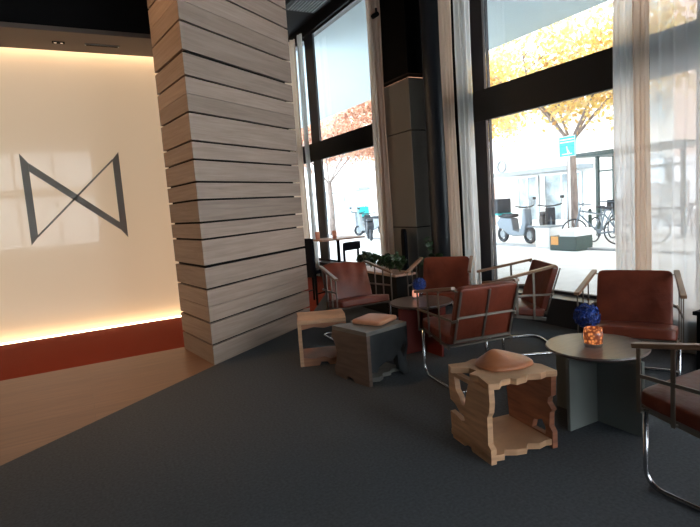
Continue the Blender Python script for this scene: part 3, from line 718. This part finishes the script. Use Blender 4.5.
# trees
def tree(loc, h, cr, nl, lm, lab, seed, forks=5, ls=.10, r0=.14, clear=2.9):
    rnd = random.Random(seed); root = empty('street_tree', loc); tag(root, lab, 'tree')
    bt = bmesh.new(); tube(bt, [(0,0,-.02),(.02,.01,clear*.5),(0,.03,clear)], [r0*1.15,r0,r0*.85], 12); link('trunk', bt, 'bark', root, smooth=True)
    bb = bmesh.new(); blf = bmesh.new(); tips = []
    for i in range(forks):
        a = 2*PI*i/forks+rnd.uniform(-.3,.3); L_ = cr*rnd.uniform(.8,1.1)
        p1 = Vector((math.cos(a)*L_*.3, math.sin(a)*L_*.3, clear+(h-clear)*.35)); p2 = Vector((max(11.5-loc[0], math.cos(a)*L_*.75), math.sin(a)*L_*.75, clear+(h-clear)*rnd.uniform(.4,.85)))
        tube(bb, [(0,.03,clear-.1),p1*.5+Vector((0,0,clear*.5)),p1,p2], [r0*.34,r0*.26,r0*.18,.012], 8)
        for q in range(11):
            s = p1.lerp(p2, rnd.uniform(-.2,1)); e = s+Vector((rnd.gauss(0,1.1),rnd.gauss(0,1.1),rnd.uniform(-.5,1.2)))
            if not 11.3 < loc[0]+e.x < 17.7: continue
            tube(bb, [s,(s+e)/2+Vector((0,0,.1)),e], [.018,.012,.005], 5); tips += [s, (s+e)/2, e, e]
    link('branches', bb, 'bark', root)
    for i in range(nl):
        c = rnd.choice(tips)+Vector((rnd.gauss(0,.42),rnd.gauss(0,.42),rnd.gauss(0,.30)))
        if (loc[0]+c.x < 11.2 and c.z > 3.4) or loc[0]+c.x > 17.8: continue
        if c.z < 3.9 and rnd.random() < .35: continue
        nrm = Vector((rnd.gauss(0,1),rnd.gauss(0,1),rnd.gauss(0,1))).normalized(); s = nrm.orthogonal().normalized()*ls*rnd.uniform(.6,1.2); t_ = nrm.cross(s)*.6
        blf.faces.new([blf.verts.new(c+s), blf.verts.new(c+t_), blf.verts.new(c-s), blf.verts.new(c-t_)])
    link('foliage', blf, lm, root)
tree((12.9,10.35,0), 6.6, 4.6, 11000, 'leafyellow', 'street tree with yellow autumn leaves behind the blue sign', 5, 6, .085)
tree((14.0,16.5,0), 7.0, 3.7, 8000, 'leafyellow', 'yellow autumn street tree left of the one behind the sign', 6, 6, .09)
tree((11.9,24.2,0), 7.4, 5, 18000, 'leaforange', 'orange autumn street tree seen through the left window', 8, 6, .10, clear=2.7)
tree((13.0,34,0), 10, 5.4, 14000, 'leaforange', 'orange autumn tree farther down the street beyond the left window', 9, 6, .13)
tree((12.9,3.2,0), 7.0, 3.6, 5000, 'leafyellow', 'yellow autumn street tree behind the right sheers', 11, 6, .09)
# sign on a post
t = empty('street_sign', (12.0,9.72,0)); tag(t, 'square blue street sign on a thin post in front of the yellow tree', 'sign')
bm = bmesh.new(); tube(bm, [(0,0,-.02),(0,0,2.92)], .03, 8); link('post', bm, 'signwhite', t)
link('panel', B((-.06,-.03,-.26,.26,2.36,2.90)), 'signblue', t)
link('white_border', B((-.065,-.058,-.26,.26,2.885,2.90),(-.065,-.058,-.26,.26,2.36,2.375),(-.065,-.058,-.26,-.245,2.375,2.885),(-.065,-.058,.245,.26,2.375,2.885)), 'signwhite', t)
link('lettering', B((-.065,-.06,-.22,.22,2.80,2.83),(-.065,-.06,-.22,.22,2.73,2.76)), 'signwhite', t)
bm = bmesh.new(); box(bm, -.068,-.061,-.16,.16,2.42,2.445); beam(bm, (-.064,-.03,2.45), (-.064,.01,2.64), .007, .03, up=(0,1,0)); beam(bm, (-.064,-.02,2.55), (-.064,-.09,2.45), .007, .02, up=(0,1,0)); link('pictogram', bm, 'signwhite', t)
# bus shelter
t = empty('bus_shelter', (14.6,9.75,0)); tag(t, 'dark framed glass street shelter at the right of the clear pane', 'shelter')
link('roof', B((-.7,.9,-1.9,1.25,2.42,2.55)), 'darkpost', t)
for x,y in ((-.1,.95),(.7,.95),(-.1,-1.6),(.7,-1.6)): link('post', B((x-.045,x+.045,y-.045,y+.045,-.02,2.42)), 'darkpost', t)
link('glass_wall', B((.68,.70,-1.5,.9,.2,2.2)), 'shopglass' if 0 else 'clear', t)
link('poster', B((.6,.64,-1.3,.6,.4,1.5)), 'whiteplastic', t)
link('cross_bar', B((-.12,-.06,-1.55,.9,1.95,2.0),(-.12,-.06,-1.55,.9,.75,.8)), 'darkpost', t)
# scooters, bicycles
def wheel(bm, c, r, tr):
    tube(bm, [(c[0],c[1]+r*math.cos(a*PI/14),c[2]+r*math.sin(a*PI/14)) for a in range(28)], tr, 8, closed=True)
def scooter(loc, rz, lab, body='bikemetal', boxm=None):
    root = empty('motor_scooter', loc, rz); tag(root, lab, 'scooter')
    for y in (-.62,.62):
        bm = bmesh.new(); wheel(bm, (0,y,.25), .2, .055); wq = link('wheel', bm, 'rubber', root, smooth=True)
        bm = bmesh.new(); tube(bm, [(-.03,y,.25),(.03,y,.25)], .12, 12); link('hub', bm, 'greyplastic', wq)
    pts = [(-.70,.45),(-.78,.62),(-.60,.78),(-.05,.74),(.02,.40),(.28,.34),(.42,.60),(.48,1.02),(.56,1.02),(.60,.60),(.50,.24),(.0,.20),(-.25,.26),(-.45,.38)]
    link('body', slab(pts, [], .26, lambda u,v,w: (w-.13,u,v)), body, root, bev=.03)
    bm = bmesh.new(); cushion(bm, 0,-.35,.82, .26,.72,.12, 4, .05); link('saddle', bm, 'rubber', root, smooth=True)
    bm = bmesh.new(); tube(bm, [(-.33,.42,1.10),(-.12,.50,1.06),(.12,.50,1.06),(.33,.42,1.10)], .02, 8); link('handlebar', bm, 'rubber', root)
    bm = bmesh.new(); tube(bm, [(0,.50,1.04),(0,.60,.5),(0,.62,.25)], .035, 8); link('fork', bm, 'bikemetal', root)
    bm = bmesh.new(); tube(bm, [(-.30,.46,1.10),(-.34,.44,1.28)], .01, 6); cushion(bm, -.34,.44,1.30,.12,.03,.08,2,.012); link('mirror', bm, 'rubber', root)
    bm = bmesh.new(); cushion(bm, 0,.64,.50,.16,.5,.05,3,.02); link('front_mudguard', bm, body, root, smooth=True)
    if boxm:
        link('carrier_box', B((-.25,.25,-1.02,-.52,.90,1.34)), boxm, root, bev=.02); link('box_trim', B((-.26,.26,-1.03,-.51,.84,.90)), 'teal', root)
    return root
scooter((11.75,11.45,0), math.radians(172), 'grey scooter with black carrier box and teal trim, leftmost in the clear pane', 'bikemetal', 'rubber')
scooter((12.3,10.75,0), math.radians(140), 'dark scooter parked crosswise behind the grey one with the carrier box', 'rubber')
scooter((10.7,18.4,0), math.radians(-25), 'dark scooter nearest in the left window', 'rubber')
scooter((13.2,23.6,0), math.radians(-15), 'scooter with a teal box seen farther off in the left window', 'greyplastic', 'teal')
scooter((12.3,21.0,0), math.radians(35), 'grey scooter between the two others in the left window', 'greyplastic')
def bicycle(loc, rz, lean, lab):
    root = empty('bicycle', loc, rz); root.rotation_euler = (0,lean,rz); tag(root, lab, 'bicycle')
    for y in (-.54,.54):
        bm = bmesh.new(); wheel(bm, (0,y,.35), .33, .02)
        wq = link('wheel', bm, 'rubber', root, smooth=True)
        bm = bmesh.new()
        for k_ in range(8):
            a = k_*PI/8; tube(bm, [(0,y-.32*math.cos(a),.35-.32*math.sin(a)),(0,y+.32*math.cos(a),.35+.32*math.sin(a))], .004, 4)
        link('spokes', bm, 'chrome', wq)
    bm = bmesh.new()
    for a,b in (((0,-.54,.35),(0,-.1,.30)),((0,-.54,.35),(0,-.2,.80)),((0,-.1,.30),(0,-.24,.92)),((0,-.1,.30),(0,.42,.82)),((0,-.2,.78),(0,.40,.90)),((0,.54,.35),(0,.38,1.0))): tube(bm, [a,b], .022, 8)
    link('frame', bm, 'bikemetal', root)
    bm = bmesh.new(); tube(bm, [(-.28,.20,1.08),(-.2,.38,1.06),(.2,.38,1.06),(.28,.20,1.08)], .016, 8); link('handlebar', bm, 'bikemetal', root)
    bm = bmesh.new(); cushion(bm, 0,-.27,.95,.16,.26,.06,3,.025); link('saddle', bm, 'rubber', root, smooth=True)
    bm = bmesh.new(); tube(bm, [(-.13,-.1,.22),(0,-.1,.30),(.13,-.1,.38)], .014, 6); link('pedals', bm, 'rubber', root)
    return root
bicycle((12.0,8.95,0), math.radians(20), .08, 'bicycle parked nearest behind the white crate, right of the tree trunk')
bicycle((12.9,7.3,0), math.radians(25), -.06, 'bicycle half behind the sheer edge, beside the shelter')
b3 = bicycle((13.1,9.5,0), math.radians(-80), .05, 'bicycle with a black basket in front of the shelter')
link('basket', B((-.18,.18,.46,.78,.80,1.10)), 'rubber', b3)
# planters / boxes on the pavement
t = empty('street_box', (11.3,9.85,0)); tag(t, 'white square box on the pavement beside the grey scooter', 'box')
link('body', B((-.24,.24,-.24,.24,-.02,.52)), 'whiteplastic', t, bev=.02); link('lid', B((-.26,.26,-.26,.26,.52,.56)), 'greyplastic', t)
t = empty('street_crate', (11.0,8.95,0)); tag(t, 'low grey-green crate with an orange label at the kerb', 'crate')
link('body', B((-.3,.3,-.45,.35,-.02,.34)), 'darkpost', t, bev=.02); link('label_plate', B((-.31,-.301,.08,.30,.12,.33)), 'orange', t); link('white_lid', B((-.32,.32,-.42,.02,.34,.52)), 'whiteplastic', t)
for i,(x,y,lab) in enumerate([(12.2,9.25,'dark street bollard just right of the tree trunk'),(13.4,10.75,'dark street bollard just left of the tree trunk')]):
    t = empty('bollard', (x,y,0)); tag(t, lab, 'bollard')
    bm = bmesh.new(); lathe(bm, [(0,-.02),(.06,-.02),(.05,.06),(.045,.9),(0,.95)], 14); link('shaft', bm, 'darkpost', t); bm = bmesh.new(); lathe(bm, [(.047,.78),(.052,.78),(.052,.84),(.046,.84)], 14); link('band', bm, 'signwhite', t)

# ------------------------------------------------------------------ interior ceiling lamps (warm, over the oak floor)
def downl(x, y, e, lab, r=.07, aim=None, size=75):
    root = empty('ceiling_downlight', (x,y,ZC)); tag(root, lab, 'light')
    bm = bmesh.new(); lathe(bm, [(r,0),(r,-.12),(r-.008,-.12),(r-.008,-.02),(0,-.02)], 24); link('can', bm, 'black', root)
    bm = bmesh.new(); lathe(bm, [(0,-.04),(r-.012,-.04),(r-.012,-.03),(0,-.03)], 24); link('lens', bm, 'dimlens', root)
    l = bpy.data.lights.new('lamp', 'SPOT'); l.energy = e; l.color = (1,.58,.30); l.spot_size = math.radians(size); l.spot_blend = .7; l.shadow_soft_size = .05
    o = bpy.data.objects.new('bulb', l); C.objects.link(o); o.parent = root; o.location = (0,0,-.13)
    if aim: o.rotation_euler = (Vector(aim)-Vector((x,y,ZC-.13))).to_track_quat('-Z','Y').to_euler()
downl(-1.9, 5.0, 200, 'ceiling downlight over the oak floor, left one, above the picture')
downl(-.8, 5.3, 210, 'ceiling downlight over the oak floor, right one, above the picture', aim=(1.05,5.6,1.5), size=70)

# daylight portals at the windows help the sky light find its way in
def portal(loc, rot, sx, sy):
    l = bpy.data.lights.new('window_portal', 'AREA'); l.shape = 'RECTANGLE'; l.size = sx; l.size_y = sy; l.cycles.is_portal = True
    o = bpy.data.objects.new('window_portal', l); C.objects.link(o); o.location = loc; o.rotation_euler = rot
portal((5.06,.2,2.7), (0,PI/2,0), 4.8, 10.3)
portal((5.06,9.8,2.7), (0,PI/2,0), 4.8, 5.1)
portal((-.8,YB-.2,2.4), (PI/2,0,0), 3.6, 3.4)
